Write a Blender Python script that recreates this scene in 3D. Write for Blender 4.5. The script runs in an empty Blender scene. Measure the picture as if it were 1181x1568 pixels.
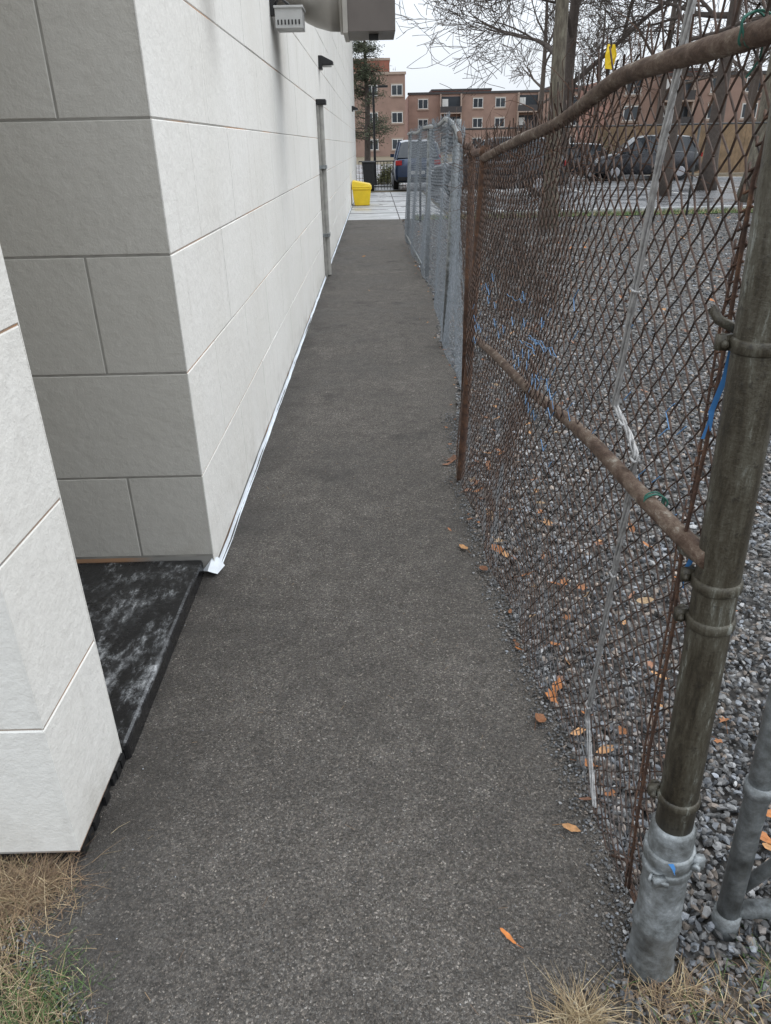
import bpy, bmesh, math, random
import numpy as np
from mathutils import Vector, Matrix
random.seed(7); rng=np.random.default_rng(7)
scene=bpy.context.scene
def link(o,parent=None):
    scene.collection.objects.link(o)
    if parent: o.parent=parent
    return o
def empty(name,loc=(0,0,0)):
    e=bpy.data.objects.new(name,None); e.location=loc; e.empty_display_size=.2
    return link(e)
# ---------------------------------------------------------------- materials
class NT:
    def __init__(s,name):
        s.m=bpy.data.materials.new(name); s.m.use_nodes=True
        s.t=s.m.node_tree; s.b=s.t.nodes['Principled BSDF']
        s.co=s.t.nodes.new('ShaderNodeNewGeometry').outputs['Position']
    def n(s,typ,**k):
        nd=s.t.nodes.new(typ)
        for a,b in k.items(): setattr(nd,a,b)
        return nd
    def l(s,a,b): s.t.links.new(a,b)
    def put(s,v,sock):
        if hasattr(v,'is_output') : s.l(v,sock)
        else: sock.default_value=v
    def noise(s,scale,detail=4,rough=.55,vec=None,out='Fac'):
        nd=s.n('ShaderNodeTexNoise'); nd.inputs['Scale'].default_value=scale
        nd.inputs['Detail'].default_value=detail; nd.inputs['Roughness'].default_value=rough
        s.l(vec or s.co,nd.inputs['Vector']); return nd.outputs[out]
    def ramp(s,fac,stops):
        nd=s.n('ShaderNodeValToRGB'); e=nd.color_ramp.elements
        while len(e)<len(stops): e.new(.5)
        for i,(p,c) in enumerate(stops):
            e[i].position=p
            if not hasattr(c,'__len__'): c=(c,c,c)
            e[i].color=(c[0],c[1],c[2],1)
        s.l(fac,nd.inputs[0]); return nd.outputs[0]
    def mix(s,f,a,b,mode='MIX'):
        nd=s.n('ShaderNodeMix',data_type='RGBA',blend_type=mode)
        for v,i in ((f,0),(a,6),(b,7)):
            if isinstance(v,tuple) and len(v)==3: v=(*v,1)
            s.put(v,nd.inputs[i])
        return nd.outputs[2]
    def math(s,op,a,b=0.0,clamp=False):
        nd=s.n('ShaderNodeMath',operation=op,use_clamp=clamp)
        s.put(a,nd.inputs[0]); s.put(b,nd.inputs[1]); return nd.outputs[0]
    def maprange(s,v,a,b,c=0.,d=1.):
        nd=s.n('ShaderNodeMapRange',interpolation_type='SMOOTHSTEP')
        s.l(v,nd.inputs[0])
        for i,x in enumerate((a,b,c,d)): nd.inputs[i+1].default_value=x
        return nd.outputs[0]
    def xyz(s):
        nd=s.n('ShaderNodeSeparateXYZ'); s.l(s.co,nd.inputs[0]); return nd.outputs
    def attr(s,name='Col'):
        nd=s.n('ShaderNodeAttribute'); nd.attribute_name=name; return nd.outputs['Color']
    def bump(s,h,strength=.5,dist=.01,prev=None):
        nd=s.n('ShaderNodeBump'); nd.inputs['Strength'].default_value=strength
        nd.inputs['Distance'].default_value=dist; s.l(h,nd.inputs['Height'])
        if prev: s.l(prev,nd.inputs['Normal'])
        return nd.outputs[0]
    def fin(s,col,rough=.8,metal=0.,normal=None,spec=None):
        if isinstance(col,tuple): col=(*col[:3],1)
        s.put(col,s.b.inputs['Base Color']); s.put(rough,s.b.inputs['Roughness'])
        s.put(metal,s.b.inputs['Metallic'])
        if normal: s.l(normal,s.b.inputs['Normal'])
        if spec is not None: s.b.inputs['Specular IOR Level'].default_value=spec
        return s.m
def simple(name,col,rough=.6,metal=0.,var=.25,scale=12,bump=.15):
    t=NT(name); f=t.noise(scale,3)
    c=t.ramp(f,[(.25,tuple(x*(1-var) for x in col)),(.75,tuple(min(1,x*(1+var)) for x in col))])
    return t.fin(c,rough,metal,t.bump(f,bump,.004) if bump>.1 else None)
def attrmat(name,rough=.8,scale=150,var=.3):
    t=NT(name); c=t.attr(); f=t.noise(scale,3)
    m=t.mix(1.,c,t.ramp(f,[(.3,1-var),(.7,1.)]),'MULTIPLY')
    return t.fin(m,rough,0.,t.bump(f,.35,.003))

def paint_mat(name,base,dark_bands=True):
    t=NT(name); x,y,z=t.xyz()
    big=t.ramp(t.noise(1.3,4,.6),[(.3,(base[0]*.93,base[1]*.925,base[2]*.91)),(.7,base)])
    c=t.mix(1.,big,t.ramp(t.noise(38,4,.65),[(.3,.93),(.7,1.0)]),'MULTIPLY')
    if dark_bands:  # two soft vertical bands, darker towards the top, fading at the sides
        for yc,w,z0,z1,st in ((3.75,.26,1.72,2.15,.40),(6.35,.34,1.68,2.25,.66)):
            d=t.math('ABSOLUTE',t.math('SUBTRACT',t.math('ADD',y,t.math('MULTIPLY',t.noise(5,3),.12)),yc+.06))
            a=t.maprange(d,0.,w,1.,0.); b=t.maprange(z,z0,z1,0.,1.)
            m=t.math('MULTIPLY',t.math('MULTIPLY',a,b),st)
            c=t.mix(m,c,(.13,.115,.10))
    foot=t.math('MULTIPLY',t.maprange(z,0.,.30,1.,0.),t.maprange(t.noise(6,5),.4,.75,0.,.42))
    c=t.mix(foot,c,(.36,.33,.28))
    mp=t.n('ShaderNodeMapping'); t.l(t.co,mp.inputs[0]); mp.inputs['Scale'].default_value=(9,9,.6)
    rain=t.maprange(t.noise(2.2,4,.6,mp.outputs[0]),.52,.8,0.,.20)
    c=t.mix(rain,c,(.40,.37,.33))
    sc=t.maprange(t.noise(11,6,.8),.68,.74,0.,.40); c=t.mix(sc,c,(.34,.31,.27))
    nb=t.bump(t.noise(16,5,.7),.45,.012); nb=t.bump(t.noise(240,2),.28,.002,nb)
    return t.fin(c,.8,0.,nb,.2)
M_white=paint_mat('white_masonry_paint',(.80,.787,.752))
M_taupe=paint_mat('taupe_masonry_tone',(.53,.512,.472),False)  # greyer, darker base colour for the return wall and recess back
t=NT('mortar_joint')
M_joint=t.fin(t.ramp(t.noise(.9,4),[(.48,(.30,.29,.27)),(.58,(.46,.27,.16))]),.9,0)
M_taupejoint=simple('taupe_joint',(.27,.26,.235),.9)

def asphalt():
    t=NT('asphalt_surface'); x,y,z=t.xyz()
    big=t.noise(1.5,6,.68)
    base=t.ramp(t.mix(.45,big,t.noise(10,5,.7)),[(.34,(.070,.065,.060)),(.5,(.104,.097,.089)),(.66,(.150,.141,.131))])
    va=t.n('ShaderNodeTexVoronoi'); va.inputs['Scale'].default_value=230; t.l(t.co,va.inputs[0])
    vb=t.n('ShaderNodeTexVoronoi'); vb.inputs['Scale'].default_value=500; t.l(t.co,vb.inputs[0])
    sp=t.n('ShaderNodeSeparateColor'); t.l(va.outputs['Color'],sp.inputs[0]); sp2=t.n('ShaderNodeSeparateColor'); t.l(vb.outputs['Color'],sp2.inputs[0])
    c=t.mix(1.,base,t.ramp(sp.outputs[0],[(0.,.50),(.35,.80),(.7,1.1),(.9,1.35),(.97,1.8),(1.,2.8)]),'MULTIPLY')
    c=t.mix(1.,c,t.ramp(sp2.outputs[1],[(0.,.65),(.7,1.),(.93,1.35),(1.,2.)]),'MULTIPLY')
    c=t.mix(t.math('MULTIPLY',sp.outputs[2],.35),c,t.mix(1.,c,(1.2,1.0,.8),'MULTIPLY'))
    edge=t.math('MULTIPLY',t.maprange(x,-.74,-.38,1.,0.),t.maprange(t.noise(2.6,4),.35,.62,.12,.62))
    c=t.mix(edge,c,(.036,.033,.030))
    damp=t.math('MULTIPLY',t.maprange(t.noise(1.9,5,.7),.55,.68,0.,.50),t.maprange(y,1.8,3.,0.,1.))
    c=t.mix(damp,c,(.036,.033,.031))
    h=t.math('ADD',va.outputs['Distance'],t.math('MULTIPLY',vb.outputs['Distance'],.4))
    nb=t.bump(t.math('SUBTRACT',1.,h),.85,.005)
    return t.fin(c,t.maprange(big,.35,.6,.66,.86),0.,nb,.35)
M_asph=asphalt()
def gravelbed():
    t=NT('gravel_bed'); v=t.n('ShaderNodeTexVoronoi'); v.inputs['Scale'].default_value=34; t.l(t.co,v.inputs[0]); sp=t.n('ShaderNodeSeparateColor'); t.l(v.outputs['Color'],sp.inputs[0])
    c=t.ramp(sp.outputs[0],[(0.,(.06,.059,.058)),(.4,(.13,.127,.122)),(.75,(.20,.193,.185)),(1.,(.33,.32,.31))])
    c=t.mix(t.math('MULTIPLY',sp.outputs[1],.3),c,t.mix(1.,c,(1.2,.97,.78),'MULTIPLY'))
    c=t.mix(1.,c,t.maprange(v.outputs['Distance'],.25,.62,1.,.35),'MULTIPLY')
    return t.fin(c,.8,0.,t.bump(t.math('SUBTRACT',1.,v.outputs['Distance']),1.,.02))
M_grav=gravelbed()
t=NT('soil'); f=t.noise(14,6,.7); M_soil=t.fin(t.ramp(f,[(.3,(.045,.036,.028)),(.55,(.09,.075,.058)),(.75,(.15,.13,.10))]),.95,0,t.bump(t.noise(70,5,.7),.9,.02))
t=NT('far_ground'); f=t.noise(.5,7,.7); M_ground=t.fin(t.ramp(f,[(.3,(.07,.056,.032)),(.5,(.12,.09,.055)),(.7,(.085,.095,.04))]),.95,0)
t=NT('verge_grass'); M_verge=t.fin(t.ramp(t.noise(5,7,.75),[(.32,(.055,.085,.027)),(.55,(.09,.14,.04)),(.75,(.18,.16,.08))]),.95,0)
t=NT('wet_road'); M_road=t.fin(t.ramp(t.noise(.45,5,.6),[(.3,(.13,.132,.138)),(.7,(.21,.213,.22))]),t.ramp(t.noise(.7,4),[(.4,.14),(.62,.45)]),0)
t=NT('concrete_slab'); M_conc=t.fin(t.ramp(t.noise(1.7,6,.65),[(.3,(.34,.345,.35)),(.7,(.52,.525,.53))]),t.ramp(t.noise(1.1,4),[(.4,.25),(.62,.7)]),0)
t=NT('tar_coating'); tn=t.noise(6,5,.7)
mp=t.n('ShaderNodeMapping'); t.l(t.co,mp.inputs[0]); mp.inputs['Scale'].default_value=(1.5,.8,1)
tn2=t.noise(9,8,.8,mp.outputs[0]); z=t.xyz()[2]
tcol=t.ramp(tn2,[(.47,(.009,.009,.010)),(.53,(.035,.036,.038)),(.58,(.12,.125,.13)),(.68,(.42,.43,.44))])  # whitish smears, with pale wet reflections painted into the colour
tcol=t.mix(t.maprange(z,.045,.058,1.,0.),tcol,(.012,.012,.013))
M_tar=t.fin(tcol,t.ramp(tn,[(.42,.04),(.56,.42)]),0,t.bump(t.noise(15,5,.7),.5,.012),.8)
def wiremat(name,galv_y=None,bias=.0):
    t=NT(name); x,y,z=t.xyz()
    f=t.math('ADD',t.noise(6,4,.6),bias)
    if galv_y is not None:
        f=t.math('SUBTRACT',f,t.maprange(y,galv_y[0],galv_y[1],0.,.9))
    else:
        f=t.math('ADD',f,t.maprange(z,.1,1.0,-.04,.07))
    m=t.maprange(f,.36,.56,0.,1.); g=t.noise(36,4)
    rust=t.ramp(g,[(.35,(.030,.020,.016)),(.6,(.085,.052,.038)),(.8,(.17,.105,.07))])
    galv=t.ramp(g,[(.3,(.12,.135,.15)),(.7,(.29,.32,.35))]) if galv_y is not None else t.ramp(g,[(.3,(.055,.056,.058)),(.7,(.16,.17,.18))])
    return t.fin(t.mix(m,galv,rust),t.mix(m,(.42,.42,.42),(.8,.8,.8)),t.mix(m,(.4,.4,.4),(.1,.1,.1)))
M_wire1=wiremat('rusty_wire',None,.07)
M_wire2=wiremat('galvanised_wire',(4.0,5.6),.25)
M_wire3=simple('dark_wire',(.07,.07,.07),.6,.3,.2,12,0)
t=NT('rusty_pipe'); mp=t.n('ShaderNodeMapping'); t.l(t.co,mp.inputs[0]); mp.inputs['Scale'].default_value=(1,.5,1)
f=t.noise(34,7,.75,mp.outputs[0])
M_rust=t.fin(t.ramp(f,[(.30,(.030,.017,.011)),(.44,(.080,.047,.031)),(.56,(.145,.103,.075)),(.66,(.30,.265,.22)),(.78,(.40,.38,.34))]),.82,.1,t.bump(f,.7,.006))
t=NT('dark_rust'); f=t.noise(30,7,.75)
M_rust2=t.fin(t.ramp(f,[(.3,(.028,.017,.013)),(.48,(.075,.041,.028)),(.66,(.155,.078,.043)),(.8,(.28,.19,.13))]),.85,.1,t.bump(f,.7,.005))
t=NT('weathered_post'); mp=t.n('ShaderNodeMapping'); t.l(t.co,mp.inputs[0]); mp.inputs['Scale'].default_value=(1.4,1.4,.22)
p1=t.noise(17,8,.8,mp.outputs[0]); p2=t.noise(60,4,.7)
pc=t.ramp(p1,[(.34,(.020,.017,.012)),(.46,(.052,.044,.030)),(.56,(.088,.081,.061)),(.62,(.20,.205,.18)),(.72,(.42,.44,.43))])
pc=t.mix(t.maprange(p2,.56,.66,0.,.75),pc,(.028,.024,.018))
M_post=t.fin(pc,t.ramp(p1,[(.3,.36),(.7,.65)]),.2,t.bump(p2,.5,.005))
t=NT('galvanised_steel'); g=t.noise(20,7,.75)
M_galv=t.fin(t.ramp(g,[(.30,(.07,.072,.070)),(.44,(.16,.17,.17)),(.58,(.27,.29,.30)),(.72,(.46,.48,.49))]),t.ramp(g,[(.3,.3),(.7,.6)]),.4,t.bump(g,.4,.005))
t=NT('braided_aluminium'); g=t.noise(55,5,.7)
M_alu=t.fin(t.ramp(g,[(.3,(.22,.215,.21)),(.6,(.44,.435,.43)),(.8,(.66,.66,.66))]),.4,.35,t.bump(g,.4,.003))
M_blue=simple('blue_twine',(.13,.27,.48),.6,0,.3)
M_ribbon=simple('blue_ribbon_plastic',(.08,.27,.62),.5,0,.3)
M_green=simple('green_wire',(.02,.11,.08),.6)
M_yellow=simple('yellow_plastic',(.80,.56,.02),.45,0,.12,4,.05)
M_black=simple('black_metal',(.016,.016,.017),.45,.2)
M_dgrey=simple('duct_paint',(.125,.108,.098),.45,.3,.14,5)
M_lgrey=simple('duct_metal',(.34,.32,.29),.4,.4,.16,5)
M_fixture=simple('fixture_grey',(.46,.46,.45),.5,.1,.1)
M_pipe=simple('pipe_grey',(.32,.31,.285),.6)
M_flash=simple('white_flashing',(.74,.78,.82),.5,0,.12,20)
t=NT('bark'); mp=t.n('ShaderNodeMapping'); t.l(t.co,mp.inputs[0]); mp.inputs['Scale'].default_value=(1,1,.25); f=t.noise(14,6,.72,mp.outputs[0])
M_bark=t.fin(t.ramp(f,[(.3,(.05,.042,.032)),(.55,(.15,.13,.10)),(.72,(.25,.24,.18))]),.95,0,t.bump(f,.9,.03))
M_twig=simple('twig_bark',(.085,.068,.058),.95,0,.25,12,0)
M_leaf=attrmat('leaf_litter',.6,70,.45)
M_stone=attrmat('gravel_stone',.62,180,.3)
M_blade=attrmat('grass_blade',.8,60,.2)
M_needle=attrmat('needle_foliage',.85,30,.4)
t=NT('red_brick'); b=t.n('ShaderNodeTexBrick'); t.l(t.co,b.inputs[0]); b.inputs['Scale'].default_value=4
b.inputs['Color1'].default_value=(.31,.115,.08,1); b.inputs['Color2'].default_value=(.25,.095,.068,1); b.inputs['Mortar'].default_value=(.30,.20,.16,1); b.inputs['Mortar Size'].default_value=.012
M_brick=t.fin(t.mix(1.,b.outputs[0],t.ramp(t.noise(.5,6),[(.3,.78),(.7,1.1)]),'MULTIPLY'),.9)
M_band=simple('concrete_band',(.36,.28,.23),.85,0,.12,1,0)
M_wframe=simple('window_frame',(.62,.62,.60),.5,0,.05,5,0)
M_glass=simple('dark_glass',(.035,.042,.05),.08,0,.3,.4,0)
M_roofd=simple('dark_roof',(.055,.05,.05),.8,0,.2,5,0)
M_tan=simple('tan_boards',(.27,.185,.11),.85,0,.3,3,0)
M_tyre=simple('tyre_rubber',(.015,.015,.016),.85,0,.1,5,0)
M_rim=simple('alloy_rim',(.4,.4,.42),.35,.8,.1,5,0)
def carpaint(n,c):
    t=NT(n); m=t.fin(c,.28,.35); t.b.inputs['Coat Weight'].default_value=.6; return m
M_cblue=carpaint('navy_car_paint',(.010,.028,.075)); M_cblack=carpaint('charcoal_car_paint',(.020,.021,.027)); M_cred=carpaint('silver_car_paint',(.16,.17,.18))
M_tail=simple('tail_lamp',(.35,.01,.01),.2); M_head=simple('head_lamp',(.6,.6,.6),.15)
# ---------------------------------------------------------------- mesh helpers
class MB:
    def __init__(s): s.v=[];s.f=[];s.mi=[];s.c=[]
    def add(s,vs,fs,mi=0,col=None):
        o=len(s.v); s.v+= [tuple(p) for p in vs]
        s.f+=[tuple(i+o for i in f) for f in fs]; s.mi+=[mi]*len(fs)
        if col is not None: s.c+=[(*col,1.)]*len(vs)
    def box(s,a,b,mi=0):
        x0,y0,z0=a;x1,y1,z1=b
        s.add([(x0,y0,z0),(x1,y0,z0),(x1,y1,z0),(x0,y1,z0),(x0,y0,z1),(x1,y0,z1),(x1,y1,z1),(x0,y1,z1)],
              [(0,3,2,1),(4,5,6,7),(0,1,5,4),(1,2,6,5),(2,3,7,6),(3,0,4,7)],mi)
    def tube(s,pts,rad,k=6,mi=0,cap=True,col=None):
        P=[Vector(p) for p in pts]; n=len(P)
        if not hasattr(rad,'__len__'): rad=[rad]*n
        vs=[]; up=None
        for i in range(n):
            d=(P[min(i+1,n-1)]-P[max(i-1,0)])
            d=d.normalized() if d.length>1e-9 else Vector((0,0,1))
            if up is None:
                up=d.orthogonal().normalized()
            else:
                up=(up-d*up.dot(d)); up=up.normalized() if up.length>1e-6 else d.orthogonal().normalized()
            w=d.cross(up)
            for j in range(k):
                a=2*math.pi*j/k; vs.append(P[i]+(up*math.cos(a)+w*math.sin(a))*rad[i])
        fs=[(i*k+j,i*k+(j+1)%k,(i+1)*k+(j+1)%k,(i+1)*k+j) for i in range(n-1) for j in range(k)]
        if cap: fs+=[tuple(reversed(range(k))),tuple(range((n-1)*k,n*k))]
        s.add(vs,fs,mi,col)
    def obj(s,name,mats,parent=None,smooth=False,bevel=0):
        me=bpy.data.meshes.new(name); me.from_pydata(s.v,[],s.f)
        for m in (mats if isinstance(mats,(list,tuple)) else [mats]): me.materials.append(m)
        me.polygons.foreach_set('material_index',s.mi)
        if s.c:
            a=me.color_attributes.new('Col','FLOAT_COLOR','POINT'); a.data.foreach_set('color',np.array(s.c,dtype=np.float32).ravel())
        if smooth: me.polygons.foreach_set('use_smooth',[True]*len(me.polygons))
        me.update(); o=bpy.data.objects.new(name,me)
        if bevel:
            md=o.modifiers.new('bevel','BEVEL'); md.width=bevel; md.segments=2; md.limit_method='ANGLE'
        return link(o,parent)
def npmesh(name,V,F,mat,parent=None,col=None,smooth=False):
    me=bpy.data.meshes.new(name); nv=len(V); nf,k=F.shape
    me.vertices.add(nv); me.vertices.foreach_set('co',V.astype(np.float32).ravel())
    me.loops.add(nf*k); me.loops.foreach_set('vertex_index',F.astype(np.int32).ravel())
    me.polygons.add(nf); me.polygons.foreach_set('loop_start',np.arange(0,nf*k,k,dtype=np.int32))
    me.polygons.foreach_set('loop_total',np.full(nf,k,dtype=np.int32))
    me.materials.append(mat)
    me.update(calc_edges=True); me.validate()
    if col is not None:
        a=me.color_attributes.new('Col','FLOAT_COLOR','POINT')
        a.data.foreach_set('color',np.hstack([col,np.ones((nv,1))]).astype(np.float32).ravel())
    me.polygons.foreach_set('use_smooth',np.full(nf,bool(smooth)))
    return link(bpy.data.objects.new(name,me),parent)
def strands(P,r,k=4):
    S,Mn,_=P.shape
    T=np.gradient(P,axis=1); T/=np.linalg.norm(T,axis=2,keepdims=True)+1e-9
    ref=np.array([1.,0.05,0.]); N=np.cross(T,ref); N/=np.linalg.norm(N,axis=2,keepdims=True)+1e-9
    B=np.cross(T,N); V=[]
    for j in range(k):
        a=2*math.pi*j/k+.4; V.append(P+r*(math.cos(a)*N+math.sin(a)*B))
    V=np.stack(V,axis=2).reshape(-1,3)
    s_=np.arange(S)[:,None,None]; i_=np.arange(Mn-1)[None,:,None]; j_=np.arange(k)[None,None,:]
    base=s_*Mn*k; a=base+i_*k+j_; b=base+i_*k+(j_+1)%k
    F=np.stack([a,b,b+k,a+k],axis=-1).reshape(-1,4)
    return V,F
def interp(tab): 
    xs=[p[0] for p in tab]; ys=[p[1] for p in tab]
    return lambda q: np.interp(q,xs,ys)
# ---------------------------------------------------------------- ground sheets
def sheet(name,pts,z,mat):
    m=MB(); m.add([(x,y,z) for x,y in pts],[tuple(range(len(pts)))]); return m.obj(name,mat)
sheet('ground',[(-700,-700),(700,-700),(700,900),(-700,900)],-.035,M_ground)
rightE=interp([(-3,.05),(.5,.2),(.84,.30),(.95,.50),(1.13,.55),(1.49,.525),(1.87,.495),(2.42,.455),(3.45,.42),(4.4,.48),(5.4,.57),(6.5,.52),(7.5,.585),(8.7,.63),(11,.57),(13.9,.52),(18.4,.62)])
leftE=interp([(-3,-.3),(0,-.45),(.86,-.60),(1.02,-.80),(1.15,-.86),(1.3,-.86),(2.6,-.80),(18.4,-.75)])
from mathutils import noise as mn
m=MB(); ys=np.concatenate([np.arange(-3,6,.03),np.arange(6,18.41,.1)]); nc=10
for y in ys:
    l=float(leftE(y)); r=float(rightE(y))
    l+=.02*mn.noise((y*9,3,0))+.010*mn.noise((y*40,3,0)); r+=.025*mn.noise((y*7,8,0))+.014*mn.noise((y*35,8,0))
    row=[(l-.02,y,-.03)]+[(l+(r-l)*i/nc,y,.008*mn.noise((l+(r-l)*i/nc,y*1.3,1.))-(.006 if i in(0,nc) else 0)) for i in range(nc+1)]+[(r+.025,y,-.03)]
    m.v+=row
w=nc+3
m.f=[(i*w+j,i*w+j+1,(i+1)*w+j+1,(i+1)*w+j) for i in range(len(ys)-1) for j in range(w-1)]; m.mi=[0]*len(m.f)
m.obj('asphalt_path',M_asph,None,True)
sheet('gravel_ground',[(.2,.97),(2.2,.97),(30,.97),(30,18.1),(.2,18.1)],-.016,M_grav)
sheet('soil_ground',[(-6,-3),(6,-3),(6,.969),(.56,.969),(-.7,1.3),(-6,1.3)],-.022,M_soil)
sheet('concrete_pavement',[(-.66,18.42),(1.7,18.42),(1.7,29.5),(-.66,29.5)],-.006,M_conc)
m=MB()
for yy in (20.2,22.4,24.6,26.8): m.box((-.66,yy,-.006),(1.7,yy+.02,.0015))
m.box((.55,18.42,-.006),(.57,29.5,.0018)); m.obj('pavement_joints',M_roofd)
sheet('grass_verge',[(.9,18.12),(40,18.12),(40,19.0),(.9,19.0)],.0,M_verge)
sheet('parking_road',[(1.85,19.15),(60,19.15),(60,31),(14,33),(8,45),(6,75),(-12,75),(-12,31),(1.85,31)],-.02,M_road)
def kerb(name,pts,w=.15,h=.11):
    m=MB()
    for (a,b) in zip(pts[:-1],pts[1:]):
        a=Vector((*a,0));b=Vector((*b,0)); n=(b-a).normalized().cross(Vector((0,0,1)))*w
        vs=[a,b,b+n,a+n]; m.add([(p.x,p.y,-.03) for p in vs]+[(p.x,p.y,h) for p in vs],[(4,5,6,7),(0,1,5,4),(1,2,6,5),(2,3,7,6),(3,0,4,7)])
    return m.obj(name,M_conc,None,False,.015)
kerb('kerb',[(60,19.02),(1.75,19.02)],-.14,.09)
kerb('kerb',[(60,31.2),(20,31.2),(16,31.7),(13.8,33.2),(12,36),(9,45)],.18)
m=MB()
for xx in (7,9.7,12.4,15.1,17.8): m.add([(xx,25,-.014),(xx+.1,25,-.014),(xx+.1,30,-.014),(xx,30,-.014)],[(0,1,2,3)])
m.obj('parking_lines',simple('line_paint',(.6,.6,.58),.6,0,.1,5,0))
# ---------------------------------------------------------------- main building
bld=empty('painted_block_building')
def blocks(m,org,U,N,length,z0,h,ncourse,L,offs,gap=.0018,bev=.0035,first=None):
    U=Vector(U);N=Vector(N);org=Vector(org); zz=0.
    for c in range(ncourse):
        hh=first if (c==0 and first) else h
        za,zb=z0+zz,z0+zz+hh; zz+=hh
        cuts=[0.]; x=offs[c%2]
        while x<length-.06: cuts.append(x); x+=L
        cuts.append(length)
        for a,b in zip(cuts[:-1],cuts[1:]):
            jit=random.uniform(-.0014,.0014)
            def P(u,z,d): p=org+U*u+N*d; return (p.x,p.y,z)
            g=gap; e=gap+bev; D=-.0035
            vs=[P(a+g if a>0 else a,za+g,D),P(b-g,za+g,D),P(b-g,zb-g,D),P(a+g if a>0 else a,zb-g,D),
                P(a+e if a>0 else a,za+e,jit),P(b-e,za+e,jit),P(b-e,zb-e,jit),P(a+e if a>0 else a,zb-e,jit)]
            m.add(vs,[(4,5,6,7),(0,1,5,4),(1,2,6,5),(2,3,7,6),(3,0,4,7)])
H=6.5; WX=-.69
NC=15
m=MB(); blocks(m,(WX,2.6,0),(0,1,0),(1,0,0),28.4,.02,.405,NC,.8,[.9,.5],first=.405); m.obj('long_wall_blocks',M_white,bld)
m=MB(); blocks(m,(WX-.0,2.6,0),(-1,0,0),(0,-1,0),1.2,.075,.405,NC,1.6,[.29,1.05],first=.35,gap=.0025); m.obj('return_wall_blocks',M_taupe,bld)
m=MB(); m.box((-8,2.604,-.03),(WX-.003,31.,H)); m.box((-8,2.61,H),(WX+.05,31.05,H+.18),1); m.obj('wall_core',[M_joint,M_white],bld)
m=MB(); m.box((-1.895,2.6025,.07),(WX-.0038,2.62,H)); m.obj('return_joint_core',M_taupejoint,bld)
PX=-.752
m=MB(); blocks(m,(PX,1.235,0),(0,1,0),(1,0,0),.33,.035,.405,NC,.8,[.9,.9],first=.385)
m.obj('pier_side_blocks',M_white,bld)
m=MB(); blocks(m,(PX,1.235,0),(-1,0,0),(0,-1,0),1.1,.035,.405,NC,.8,[.75,.32],first=.385); m.obj('pier_front_blocks',M_white,bld)
m=MB(); m.box((-8,1.2385,.03),(PX-.003,1.562,H)); m.obj('pier_core',M_joint,bld)
m=MB(); m.box((-8,1.5625,.03),(PX-.0005,1.566,H)); m.obj('pier_back_face',M_white,bld)
m=MB(); m.box((-8,1.25,-.03),(PX-.008,1.555,.03)); 
for i in range(14):
    y=1.25+.3*random.random(); m.box((PX-.02,y,-.02),(PX+random.uniform(-.003,.006),y+.03,random.uniform(.018,.029)))
m.obj('pier_footing',M_black,bld)
m=MB(); m.box((-2.1,1.566,.0),(-1.9,2.6,H)); m.obj('recess_back_wall',M_taupe,bld)
m=MB(); m.box((-1.9,1.64,.075),(-1.87,2.52,2.15)); m.box((-1.87,1.7,.09),(-1.85,2.46,2.1),1); m.tube([(-1.85,1.78,1.05),(-1.8,1.78,1.05),(-1.8,1.9,1.05)],.012,8,2); m.obj('door',[M_dgrey,M_lgrey,M_galv],bld)
m=MB(); ysf=np.arange(2.62,31,.12)
for i,y in enumerate(ysf[:-1]):
    y1=ysf[i+1]; j=.005*mn.noise((y*4,0,0)); j1=.005*mn.noise((y1*4,0,0))
    a,b=WX+j+.003,WX+j1+.003
    m.add([(a+.003,y,.026),(b+.003,y1,.026),(b+.008,y1,.0),(a+.008,y,.0),(a+.018,y,.004),(b+.018,y1,.004)],[(0,3,2,1),(3,4,5,2)])
m.add([(WX+.03,2.64,.003),(WX+.015,2.56,.01),(WX-.02,2.55,.03),(WX-.01,2.60,.06),(WX+.006,2.64,.045),(WX-.05,2.585,.012)],[(0,1,4),(1,2,3),(1,3,4),(2,5,3)])
m.obj('base_flashing',M_flash,bld)
dp=empty('downpipe')
m=MB(); m.tube([(WX+.045,10.2,0.02),(WX+.045,10.2,2.02)],.04,12); m.box((WX+.002,10.12,.0),(WX+.03,10.28,2.0)); m.obj('pipe',M_pipe,dp,False,.004)
m=MB(); m.box((WX+.001,10.1,2.0),(WX+.12,10.3,2.06)); m.obj('cap',M_black,dp,False,.01)
m=MB(); 
for z in(.5,1.3): m.box((WX+.001,10.11,z),(WX+.09,10.29,z+.04))
m.obj('brackets',M_galv,dp)
def wlight(y,z,s=1.):
    e=empty('wall_light'); m=MB()
    m.box((WX,y-.09*s,z-.02),(WX+.04*s,y+.09*s,z+.12*s))
    m.add([(WX+.04*s,y-.09*s,z+.12*s),(WX+.04*s,y+.09*s,z+.12*s),(WX+.17*s,y+.08*s,z+.06*s),(WX+.17*s,y-.08*s,z+.06*s),
           (WX+.04*s,y-.09*s,z+.02*s),(WX+.04*s,y+.09*s,z+.02*s),(WX+.17*s,y+.08*s,z+.03*s),(WX+.17*s,y-.08*s,z+.03*s)],
           [(0,3,2,1),(4,5,6,7),(0,4,7,3),(1,2,6,5),(3,7,6,2)]); m.obj('housing',M_black,e,False,.006)
    m=MB(); m.box((WX+.05*s,y-.06*s,z+.01*s),(WX+.15*s,y+.06*s,z+.022*s)); m.obj('lens',M_fixture,e)
wlight(11.1,2.46,1.1); wlight(27,2.55,1.2)
ex=empty('exhaust_duct'); cy,cz=6.42,2.53
m=MB(); m.tube([(x,cy,cz) for x in (-.69,-.56,-.52,-.47,-.40,-.30,-.20)],[.10,.10,.13,.17,.20,.225,.23],28); 
m.tube([(-.225,cy,cz),(-.19,cy,cz)],.245,28); m.obj('bell_duct',M_lgrey,ex,True)
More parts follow.
